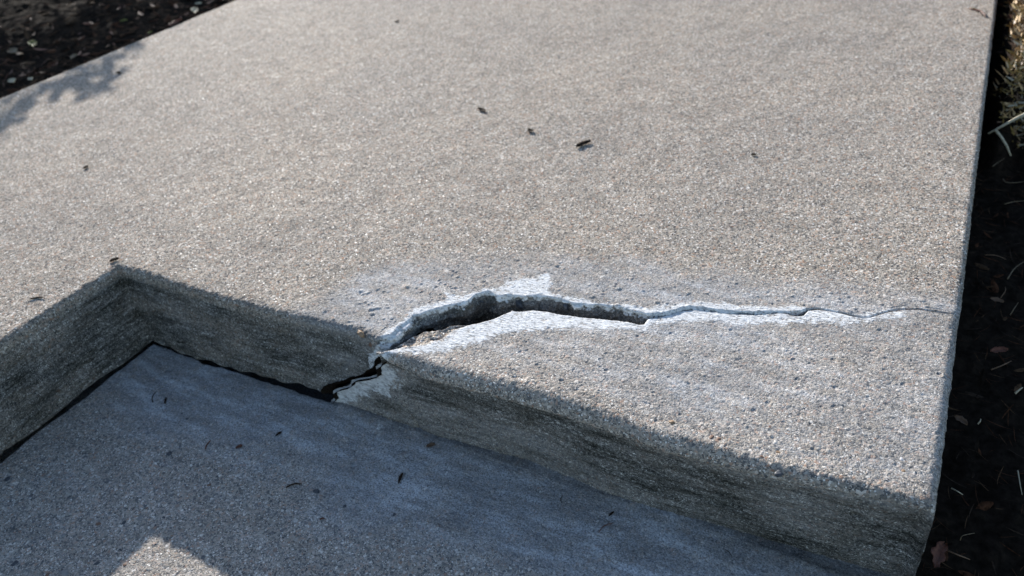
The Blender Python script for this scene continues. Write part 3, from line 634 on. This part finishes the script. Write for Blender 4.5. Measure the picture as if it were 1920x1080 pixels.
def twig_mesh(L, r, seed, side=0, bend=.15):
    rnd = random.Random(seed); bm = bmesh.new(); n = 9
    pts = [Vector((L*(i/(n-1)-.5), bend*L*math.sin(math.pi*i/(n-1))+rnd.uniform(-.02, .02)*L, r+rnd.uniform(0, .3)*r)) for i in range(n)]
    tube(bm, pts, [r*(.55+.6*math.sin(math.pi*(.15+.8*i/(n-1)))) for i in range(n)], 7)
    for k in range(side):
        i = rnd.randint(2, n-3); d = Vector((rnd.uniform(.3, .8), rnd.choice((-1, 1))*rnd.uniform(.5, 1), rnd.uniform(.1, .5))).normalized()
        q = [pts[i]+d*L*.3*t for t in (0, .35, .7, 1)]; tube(bm, q, [r*.6, r*.5, r*.35, r*.15], 6)
    return to_mesh(bm, 'twig')
def chip_mesh(L, W, seed, curl=.4, th=.0006):
    """curled fragment of leaf or bark with a ragged outline"""
    rnd = random.Random(seed); bm = bmesh.new(); nu, nv = 12, 5; top = []; bot = []
    wv = [max(.06, math.sin(math.pi*(.04+.93*i/(nu-1)))**.7*(1+rnd.uniform(-.3, .3))) for i in range(nu)]
    for i in range(nu):
        t = i/(nu-1); a = []; b = []
        for j in range(nv):
            s = j/(nv-1)-.5; z = curl*W*.5*(4*s*s)+curl*L*.07*(2*t-1)**2+rnd.uniform(0, .05)*W
            a.append(bm.verts.new((L*(t-.5)+rnd.uniform(-.01, .01)*L, s*W*wv[i]+.12*L*math.sin(t*2.2), z+th)))
            b.append(bm.verts.new((a[-1].co.x, a[-1].co.y, z)))
        top.append(a); bot.append(b)
    for i in range(nu-1):
        for j in range(nv-1):
            bm.faces.new((top[i][j], top[i+1][j], top[i+1][j+1], top[i][j+1])); bm.faces.new((bot[i][j], bot[i][j+1], bot[i+1][j+1], bot[i+1][j]))
        for A, B in (((top[i][0], top[i+1][0]), (bot[i][0], bot[i+1][0])), ((top[i+1][-1], top[i][-1]), (bot[i+1][-1], bot[i][-1]))):
            bm.faces.new((A[1], A[0], B[0], B[1]))
    for E0, E1 in ((top[0], bot[0]), (top[-1], bot[-1])):
        for j in range(nv-1): bm.faces.new((E0[j], E0[j+1], E1[j+1], E1[j]))
    return to_mesh(bm, 'leaf_fragment')
def image_heading(px, py, ang, z):
    """world heading whose picture direction is ang degrees (anticlockwise from right) at this spot"""
    a = unp(px, py, z); b = unp(px+30*math.cos(math.radians(ang)), py-30*math.sin(math.radians(ang)), z)
    return math.atan2(b[1]-a[1], b[0]-a[0]), np.linalg.norm(b-a)/30
def lay(name, me, mat, px, py, z, ang, label, cat, group):
    h, _ = image_heading(px, py, ang, z); o = link(name, me, mat); p = unp(px, py, z)
    o.location = p; o.rotation_euler = (0, 0, h); tag(o, label, cat, group); return o
def psz(px, py, ang, z, n): return image_heading(px, py, ang, z)[1]*n      # n picture pixels in metres there

G1 = 'plant debris lying on the upper slab'; G2 = 'plant debris lying on the lower step'
deb = [  # kind, px, py, z, angle, length px, width px, material, label
    ('leaf_fragment', 1095, 273, H, 18, 30, 10, 'dark', 'largest dark curled leaf fragment on the open slab, right of the two small specks'),
    ('leaf_fragment', 902, 208, H, -32, 14, 7, 'dark', 'small dark oblong bark chip, farthest left of three bits on the middle slab'),
    ('leaf_fragment', 993, 247, H, -50, 10, 9, 'dark', 'tiny dark crumb between the oblong bark chip and the large leaf fragment'),
    ('leaf_fragment', 222, 138, H, -35, 6, 4, 'dark', 'black speck beside the tip of the leafy shadow'),
    ('leaf_fragment', 162, 315, H, 25, 11, 5, 'dark', 'thin dark speck on the left of the slab below the leafy shadow'),
    ('twig', 70, 561, H, 5, 28, 3, 'dark', 'thin dark twig on the slab just above the left notch edge'),
    ('leaf_fragment', 215, 489, H, 18, 18, 7, 'dark', 'dark chip on the slab right above the inner notch corner'),
    ('leaf_fragment', 1413, 291, H, 0, 9, 6, 'dark', 'lone dark crumb right of the large leaf fragment'),
    ('leaf_fragment', 745, 41, H, 10, 9, 4, 'dark', 'faint dark speck near the top middle of the slab'),
    ('twig', 1832, 25, H, -28, 34, 2.5, 'red', 'thin reddish twig near the far right edge of the slab'),
    ('leaf_fragment', 1825, 18, H, 0, 10, 5, 'green', 'small greenish scrap lying beside the thin reddish twig'),
    ('twig', 290, 745, 0, 76, 20, 3, 'dark', 'thin dark needle upright in view near the inner notch corner'),
    ('leaf_fragment', 312, 752, 0, 70, 12, 5, 'dark', 'dark speck next to the needle near the inner notch corner'),
    ('twig', 391, 835, 0, 60, 19, 3.5, 'red', 'short reddish bark sliver left of the red chip on the lower step'),
    ('leaf_fragment', 449, 839, 0, 18, 13, 8, 'red', 'small red brown chip on the lower step, left of the centre'),
    ('leaf_fragment', 523, 815, 0, 30, 14, 6, 'dark', 'small dark chip on the lower step below the main riser'),
    ('twig', 551, 912, 0, 14, 31, 5, 'dark', 'dark straight bark stick on the middle of the lower step'),
    ('leaf_fragment', 753, 898, 0, 62, 22, 8, 'dark', 'curved dark husk standing on the lower step below the white spot'),
    ('leaf_fragment', 808, 837, 0, 12, 17, 11, 'brown', 'brown flat scale on the lower step close to the riser of the broken piece'),
    ('leaf_fragment', 604, 974, 0, 8, 10, 5, 'red', 'rusty speck low on the lower step under the bark stick'),
    ('leaf_fragment', 1147, 965, 0, 35, 14, 6, 'dark', 'dark scrap on the lower step near the riser, above the long thin twig'),
    ('twig', 1137, 990, 0, 32, 34, 2.5, 'red', 'long thin reddish twig on the lower step right of centre'),
    ('twig', 1365, 1038, 0, -48, 22, 3, 'dark', 'dark slanting twig on the lower step toward the right'),
    ('leaf_fragment', 1363, 1013, 0, 0, 15, 6, 'dark', 'dark crumb of dirt just above the slanting twig'),
    ('twig', 1054, 936, 0, 80, 14, 3, 'dark', 'short dark needle on the lower step beside the riser base'),
    ('leaf_fragment', 1472, 1040, 0, 0, 14, 8, 'dark', 'rightmost dark scrap on the lower step against the riser'),
]
for k, (kind, px, py, z, ang, ln, wd, mt, lab) in enumerate(deb):
    Lm = psz(px, py, ang, z, ln); Wm = psz(px, py, ang+90, z, wd*.62); zz = z+.0006
    me = twig_mesh(Lm, Wm*.32, 100+k, side=1 if ln > 30 else 0) if kind == 'twig' else chip_mesh(Lm, min(Wm, Lm*.8), 200+k, curl=.45)
    lay(kind, me, DEB[mt], px, py, zz, ang, lab, 'twig' if kind == 'twig' else 'debris', G1 if z == H else G2)

# pebbles set into the concrete
def inset(px, py, z, r, kind, parent, lab, plane='top', sink=.35):
    if plane == 'top': p = unp(px, py, z)
    else: p = unpy(px, py, z)
    o = link('pebble', stone_mesh(r, int(px)+3), PEB[kind], parent); o['label'] = lab
    o.location = (p[0], p[1], p[2]-(r*sink if plane == 'top' else 0)); o.rotation_euler = (0 if plane == 'top' else 1.2, 0, px*.7)
inset(677, 626, .002, .0062, 'orange', landing, 'orange pebble at the cracked corner of the slab', 'front')
inset(697, 645, .004, .005, 'brown', landing, 'brown pebble under the orange one', 'front')
for px, py, y, r, k in ((973, 570, .163, .0095, 'dark'), (953, 563, .163, .006, 'dark'), (1062, 574, .172, .006, 'dark'), (850, 590, .112, .006, 'dark'), (902, 565, .146, .0045, 'dark')):
    inset(px, py, y, r, k, landing, k+' stone showing in the broken crack face', 'front')
for px, py, k, r in ((1383, 833, 'dark', .0052), (1427, 855, 'brown', .005), (1426, 849, 'grey', .004), (1335, 819, 'brown', .0038), (1347, 822, 'brown', .0042), (1358, 824, 'brown', .0042), (1260, 790, 'orange', .0035),
                     (1441, 817, 'brown', .004), (1458, 846, 'orange', .0038), (1585, 869, 'orange', .0045), (1628, 867, 'dark', .0042), (1645, 862, 'orange', .004), (1690, 861, 'white', .0050), (1702, 830, 'grey', .0065),
                     (1527, 861, 'brown', .0055), (1512, 862, 'brown', .0035), (1612, 863, 'grey', .004), (1715, 843, 'brown', .0045), (1510, 853, 'grey', .0035), (1620, 833, 'grey', .0035), (1694, 883, 'orange', .004),
                     (1443, 802, 'brown', .0045), (1612, 696, 'dark', .0055), (1466, 711, 'brown', .004), (1685, 909, 'grey', .006), (1543, 887, 'dark', .0042), (1460, 885, 'dark', .004), (1359, 835, 'dark', .0042)):
    inset(px, py, H-.001, r, k, piece, k+' pebble set near the front edge' if py > 780 else k+' pebble set in the top', sink=.62)
for px, py, k, r in ((250, 955, 'dark', .005), (275, 952, 'brown', .0042), (232, 979, 'dark', .0035), (305, 969, 'dark', .0042), (221, 1031, 'dark', .0042), (25, 1056, 'dark', .0050), (235, 1057, 'brown', .004),
                     (181, 1055, 'dark', .0045), (262, 970, 'grey', .0055), (285, 995, 'grey', .006), (122, 1071, 'grey', .0070), (392, 908, 'brown', .004), (645, 948, 'dark', .004), (739, 964, 'dark', .0045), (592, 920, 'dark', .005),
                     (13, 897, 'dark', .005), (316, 850, 'dark', .005), (340, 775, 'dark', .003), (118, 1003, 'grey', .004), (184, 981, 'brown', .004), (88, 1078, 'brown', .0035), (350, 785, 'dark', .0025)):
    inset(px, py, .001, r, k, step, k+' pebble set in the step', sink=.62)

# ------------------------------------------------------------------ litter on the soil
def litter(name, spots, seed, mats, label, lenr, flat, thin=.55):
    rnd = random.Random(seed); bm = bmesh.new()
    for (x, y) in spots:
        z = gz(x, y)+.004; a = rnd.uniform(0, 2*math.pi); L = rnd.uniform(*lenr); t = rnd.random()
        ti = rnd.uniform(-.25, .6)*(1-flat); d = Vector((math.cos(a)*math.cos(ti), math.sin(a)*math.cos(ti), math.sin(ti)))
        s = d.cross(Vector((0, 0, 1))).normalized(); s = (s+Vector((0, 0, rnd.uniform(-.6, .6)))).normalized(); nrm = s.cross(d)
        Wd = L*(rnd.uniform(.03, .07) if t < thin else rnd.uniform(.25, .5)); mi = rnd.randrange(len(mats)); vs = []
        for i in range(5):
            u = i/4; wdt = Wd*math.sin(math.pi*(.08+.84*u)); c = Vector((x, y, z))+d*L*(u-.3)+nrm*L*.25*(u-.5)**2*rnd.uniform(.5, 1.4)
            vs.append((bm.verts.new(c-s*wdt/2), bm.verts.new(c+nrm*wdt*.15), bm.verts.new(c+s*wdt/2)))
        for p, q in zip(vs, vs[1:]):
            for k in (0, 1):
                f = bm.faces.new((p[k], p[k+1], q[k+1], q[k])); f.material_index = mi
    me = bpy.data.meshes.new(name); bm.to_mesh(me); bm.free()
    return tag(link(name, me, mats), label, kind='stuff')
rnd = random.Random(5)
sl = [(XL-.005-abs(rnd.gauss(0, .45)), rnd.uniform(.2, 2.6)) for _ in range(4200)]
l1 = litter('leaf_litter', sl, 6, [LIT[0], LIT[1], LIT[0], DEB['red'], LIT[0], LIT[1], SOIL], 'dark dead leaf litter on the soil beyond the far left slab edge', (.012, .045), .3, .7)
sr = [(XR+.008+abs(rnd.gauss(0, .16)), rnd.uniform(-.25, 2.4)) for _ in range(1900)]
l2 = litter('leaf_litter', sr, 7, [LIT[0], LIT[0], SOIL, LIT[1], SOIL, LIT[0], DEB['dark']], 'blackish leaf litter on the shaded soil along the right slab edge', (.010, .035), .4, .9)
# mossy clump in the sun at the top right
def clump():
    r = random.Random(9); bm = bmesh.new()
    ym = unp(1902, 150, .14)[1]
    for k in range(9000):
        y = r.uniform(ym-.04, ym+1.2); x = XR+.035+abs(r.gauss(0, .10))+.008*math.sin(y*37)
        z0 = gz(x, y)+r.uniform(0, .035); L = r.uniform(.008, .026); a = r.uniform(0, 6.28); ti = r.uniform(.1, 1.1)
        d = Vector((math.cos(a)*math.cos(ti), math.sin(a)*math.cos(ti), math.sin(ti))); s = d.orthogonal().normalized()
        W = L*r.uniform(.08, .25); c = Vector((x, y, z0)); mi = r.choice((0, 0, 1, 1, 2, 3))
        v = [bm.verts.new(p) for p in (c-s*W*.5, c+s*W*.5, c+d*L*.6+s*W*.4, c+d*L, c+d*L*.6-s*W*.4)]
        bm.faces.new(v).material_index = mi
    me = bpy.data.meshes.new('moss'); bm.to_mesh(me); bm.free()
    tag(link('moss', me, [DEB['moss'], DEB['gold'], DEB['brown'], DEB['straw']]), 'sunlit mossy dry grass at the far end of the right slab edge', kind='stuff')
clump()
def stem(pts_px, z, rad_, mat, label, lift=.0, name='dried_stem', leaf=False, branch=None):
    bm = bmesh.new(); P = [Vector(unp(px, py, z+dz)) for px, py, dz in pts_px]
    dense = []
    for i in range(len(P)-1):
        for t in np.linspace(0, 1, 6, endpoint=False): dense.append(P[i].lerp(P[i+1], t))
    dense.append(P[-1]); A = smooth1(np.array([p[:] for p in dense]), 3); dense = [Vector(p) for p in A]; n = len(dense)
    c = dense[0].copy()
    tube(bm, [p-c for p in dense], [rad_*(1 if rad_ > .003 else .72)*(1-.6*i/n) for i in range(n)], 7)
    o = link(name, to_mesh(bm, name), DEB[mat]); o.location = c; tag(o, label, 'stem', 'dried stems lying on the soil right of the slab')
    if branch:
        bm = bmesh.new(); Q = [Vector(unp(px, py, z+dz))-c for px, py, dz in branch]
        tube(bm, Q, [rad_*(.8-.4*i/len(Q)) for i in range(len(Q))], 6); link('side_stem', to_mesh(bm, 'side_stem'), DEB[mat], o)
stem([(1935, 208, .16), (1905, 222, .15), (1880, 236, .135), (1850, 252, .11)], 0, .0036, 'straw', 'thick pale bleached stem with a side branch, poking over the soil at the upper right', branch=[(1866, 243, .125), (1878, 258, .11), (1888, 274, .10), (1895, 292, .08)])
stem([(1860, 313, .005), (1872, 304, .008), (1885, 296, .01)], 0, .0011, 'tan', 'short thin tan stalk just under the bleached side branch')
stem([(1880, 335, .01), (1885, 342, .012), (1900, 343, .012), (1925, 340, .012)], 0, .0012, 'tan', 'curved tan stalk below the short thin stalk by the right picture edge')
stem([(1882, 383, .01), (1900, 378, .014), (1925, 376, .016)], 0, .0013, 'tan', 'pale straight stalk at the height of the slab middle, right side')
stem([(1845, 478, .005), (1868, 478, .01), (1888, 487, .005)], 0, .0011, 'brown', 'arched brown stalk beside the slab edge above the crack')
stem([(1888, 525, .005), (1898, 508, .012), (1908, 498, .006), (1925, 488, .0)], 0, .0013, 'tan', 'forked looking tan stalk to the right of the crack end')
stem([(1875, 560, .0), (1886, 545, .01), (1885, 538, .01)], 0, .0010, 'brown', 'tiny bent brown stalk right of the crack end')
stem([(1893, 592, .0), (1902, 578, .01), (1910, 566, .0)], 0, .0010, 'tan', 'tiny upright tan stalk right of and below the crack end')
stem([(1856, 694, .0), (1880, 685, .008), (1898, 676, .0)], 0, .0016, 'brown', 'broad brown blade lying beside the middle of the broken piece')
stem([(1783, 915, .0), (1797, 922, .01), (1806, 928, .0)], 0, .0014, 'straw', 'short bright stalk beside the front right corner')
stem([(1776, 1032, .0), (1795, 1040, .01), (1821, 1050, .0)], 0, .0014, 'brown', 'brown straight stalk at the bottom right, below the front corner')
stem([(1800, 1014, .0), (1803, 1004, .01), (1830, 999, .0)], 0, .0009, 'tan', 'fine angled stalk at the bottom right above the brown one')
stem([(1908, 880, .0), (1912, 905, .01), (1917, 930, .0)], 0, .0012, 'straw', 'fine pale stalk at the right picture edge near the bottom')
stem([(1833, 795, .0), (1838, 790, .006), (1839, 785, .0)], 0, .0016, 'straw', 'tiny bright scrap of straw alone in the dark beside the slab')
stem([(1903, 738, .0), (1910, 732, .006), (1918, 726, .0)], 0, .0022, 'straw', 'bright frayed bit of straw at the right edge of the picture')
# dead leaves
def leaf(px, py, z, ln, ang, mat, lab, group):
    o = lay('dead_leaf', chip_mesh(min(.06, psz(px, py, ang, z, ln)), min(.06, psz(px, py, ang, z, ln))*(.24 if ln > 40 and mat == 'red' and py < 100 else .42), int(px), .5, .0005), DEB[mat], px, py, z, ang, lab, 'leaf', group)
    o.rotation_euler[0] = .3
GL = 'dead leaves lying on the soil'
leaf(1893, 186, .075, 40, 20, 'brown', 'brown crumpled dead leaf in the shade above the bleached stem', GL)
leaf(1873, 660, .015, 34, 0, 'red', 'dim reddish dead leaf beside the right slab edge below the crack', GL)
leaf(1800, 790, .005, 30, -40, 'brown', 'dim brown dead leaf touching the side of the broken piece', GL)
leaf(1762, 1045, .0, 46, 60, 'red', 'dark reddish dead leaf at the foot of the front right corner', GL)
leaf(1868, 565, .0, 26, -20, 'brown', 'faint brown dead leaf right of the crack end', GL)
zl = .163
leaf(368, 22, .170, 9, 60, 'straw', 'bright white scrap standing at the far left slab edge near the top', GL)
leaf(330, 45, .171, 46, 22, 'red', 'long red leaf lying along the far left slab edge', GL)
leaf(282, 62, .170, 10, 20, 'green', 'small yellow green leaf at the lower end of the long red leaf', GL)
leaf(232, 40, zl, 14, 5, 'green', 'yellow green speck of leaf in the dark litter away from the edge', GL)
leaf(140, 108, zl, 15, 30, 'tan', 'tan curled leaf in the dark litter above the leafy shadow', GL)
leaf(65, 85, zl, 12, 60, 'green', 'tiny green sprig in the dark litter at the left', GL)
leaf(22, 155, zl, 10, -40, 'straw', 'pale scraps near the slab edge at the left picture border', GL)
leaf(57, 150, zl, 7, -30, 'straw', 'single white crumb of bark at the slab edge above the left shadow', GL)
leaf(24, 100, zl, 20, -30, 'tan', 'thin tan blade in the litter at the left picture border', GL)
leaf(372, 8, zl, 12, 0, 'straw', 'whitish crumb at the top of the far left litter', GL)

# ------------------------------------------------------------------ shrub beyond the left edge, its shade falls over soil and slab corner
def shrub():
    r = random.Random(21); root = bpy.data.objects.new('shrub', None); COL.objects.link(root); c0 = Vector((-3.0, 2.5, .12)); root.location = c0
    tag(root, 'leafy dark green shrub on the soil beyond the far left edge, throwing the dappled shadow', 'shrub')
    bw = bmesh.new(); bl = bmesh.new()
    def spray(p, d, L, n):
        pts = [p+d*L*t+Vector((0, 0, -.12*L*t*t)) for t in np.linspace(0, 1, 7)]
        tube(bw, pts, [.006*(1-.8*t) for t in np.linspace(0, 1, 7)], 6)
        for k in range(n):
            t = r.uniform(.2, 1.03); q = p+d*L*t+Vector((0, 0, -.12*L*t*t)); a = r.uniform(0, 6.28); e = (d*.6+Vector((math.cos(a), math.sin(a), r.uniform(-.6, .8)))).normalized()
            l = r.uniform(.025, .05); s = e.cross(Vector((r.uniform(-1, 1), r.uniform(-1, 1), 1))).normalized(); wd = l*.24
            q = q+e*.01
            v = [bl.verts.new(x) for x in (q, q+e*l*.35+s*wd, q+e*l*.75+s*wd*.8, q+e*l, q+e*l*.75-s*wd*.8, q+e*l*.35-s*wd)]
            bl.faces.new(v)
    for k in range(46):
        a = r.uniform(0, 6.28); e = r.uniform(.3, 1.35); d = Vector((math.cos(a)*math.cos(e), math.sin(a)*math.cos(e), math.sin(e)))
        spray(Vector((r.uniform(-.08, .08), r.uniform(-.08, .08), 0)), d, r.uniform(.6, 1.1), 46)
    # limbs whose shade lands on the slab corner
    def leaf_at(q):
        a = r.uniform(0, 6.28); e = Vector((math.cos(a), math.sin(a), r.uniform(-.5, .5))).normalized(); l = r.uniform(.03, .055)
        s_ = e.cross(Vector((r.uniform(-1, 1), r.uniform(-1, 1), r.uniform(-1, 1)))).normalized(); wd = l*.27
        bl.faces.new([bl.verts.new(x) for x in (q, q+e*l*.35+s_*wd, q+e*l*.75+s_*wd*.8, q+e*l, q+e*l*.75-s_*wd*.8, q+e*l*.35-s_*wd)])
    for px, py, sx, sy, n in SHTIPS:
        t0 = r.uniform(1.9, 2.3); g = Vector(unp(px, py, H)); tip = g+SUNV*t0-c0; b = Vector((0, 0, .3))
        mid = b.lerp(tip, .5)+Vector((-.1, .1, .1)); pts = [b.lerp(mid, t).lerp(mid.lerp(tip, t), t) for t in np.linspace(0, 1, 10)]
        tube(bw, pts, [.008*(1-.8*t) for t in np.linspace(0, 1, 10)], 6)
        for k in range(n):
            q = Vector(unp(px+r.gauss(0, sx), py+r.gauss(0, sy), H))+SUNV*(t0+r.uniform(-.12, .12))-c0; leaf_at(q)
    for k in range(5600):                               # main crown, its shade keeps the soil dark
        gx = XL-.03-abs(r.gauss(0, .42)); gy = r.uniform(.35, 2.6)
        q = Vector((gx, gy, .15))+SUNV*r.uniform(1.9, 2.7)-c0; leaf_at(q)
    link('stems', to_mesh(bw, 'stems'), DEB['dark'], root); link('foliage', to_mesh(bl, 'foliage', False), DEB['leaf'], root)
SHTIPS = [(185, 172, 9, 9, 14), (160, 150, 18, 12, 34), (130, 160, 16, 10, 26), (95, 165, 22, 8, 22), (150, 135, 20, 8, 30), (215, 112, 12, 12, 22), (235, 92, 12, 7, 16), (262, 88, 8, 5, 7), (212, 130, 4, 8, 6), (15, 222, 14, 9, 20), (-15, 235, 20, 14, 30), (50, 185, 25, 7, 16)]
shrub()
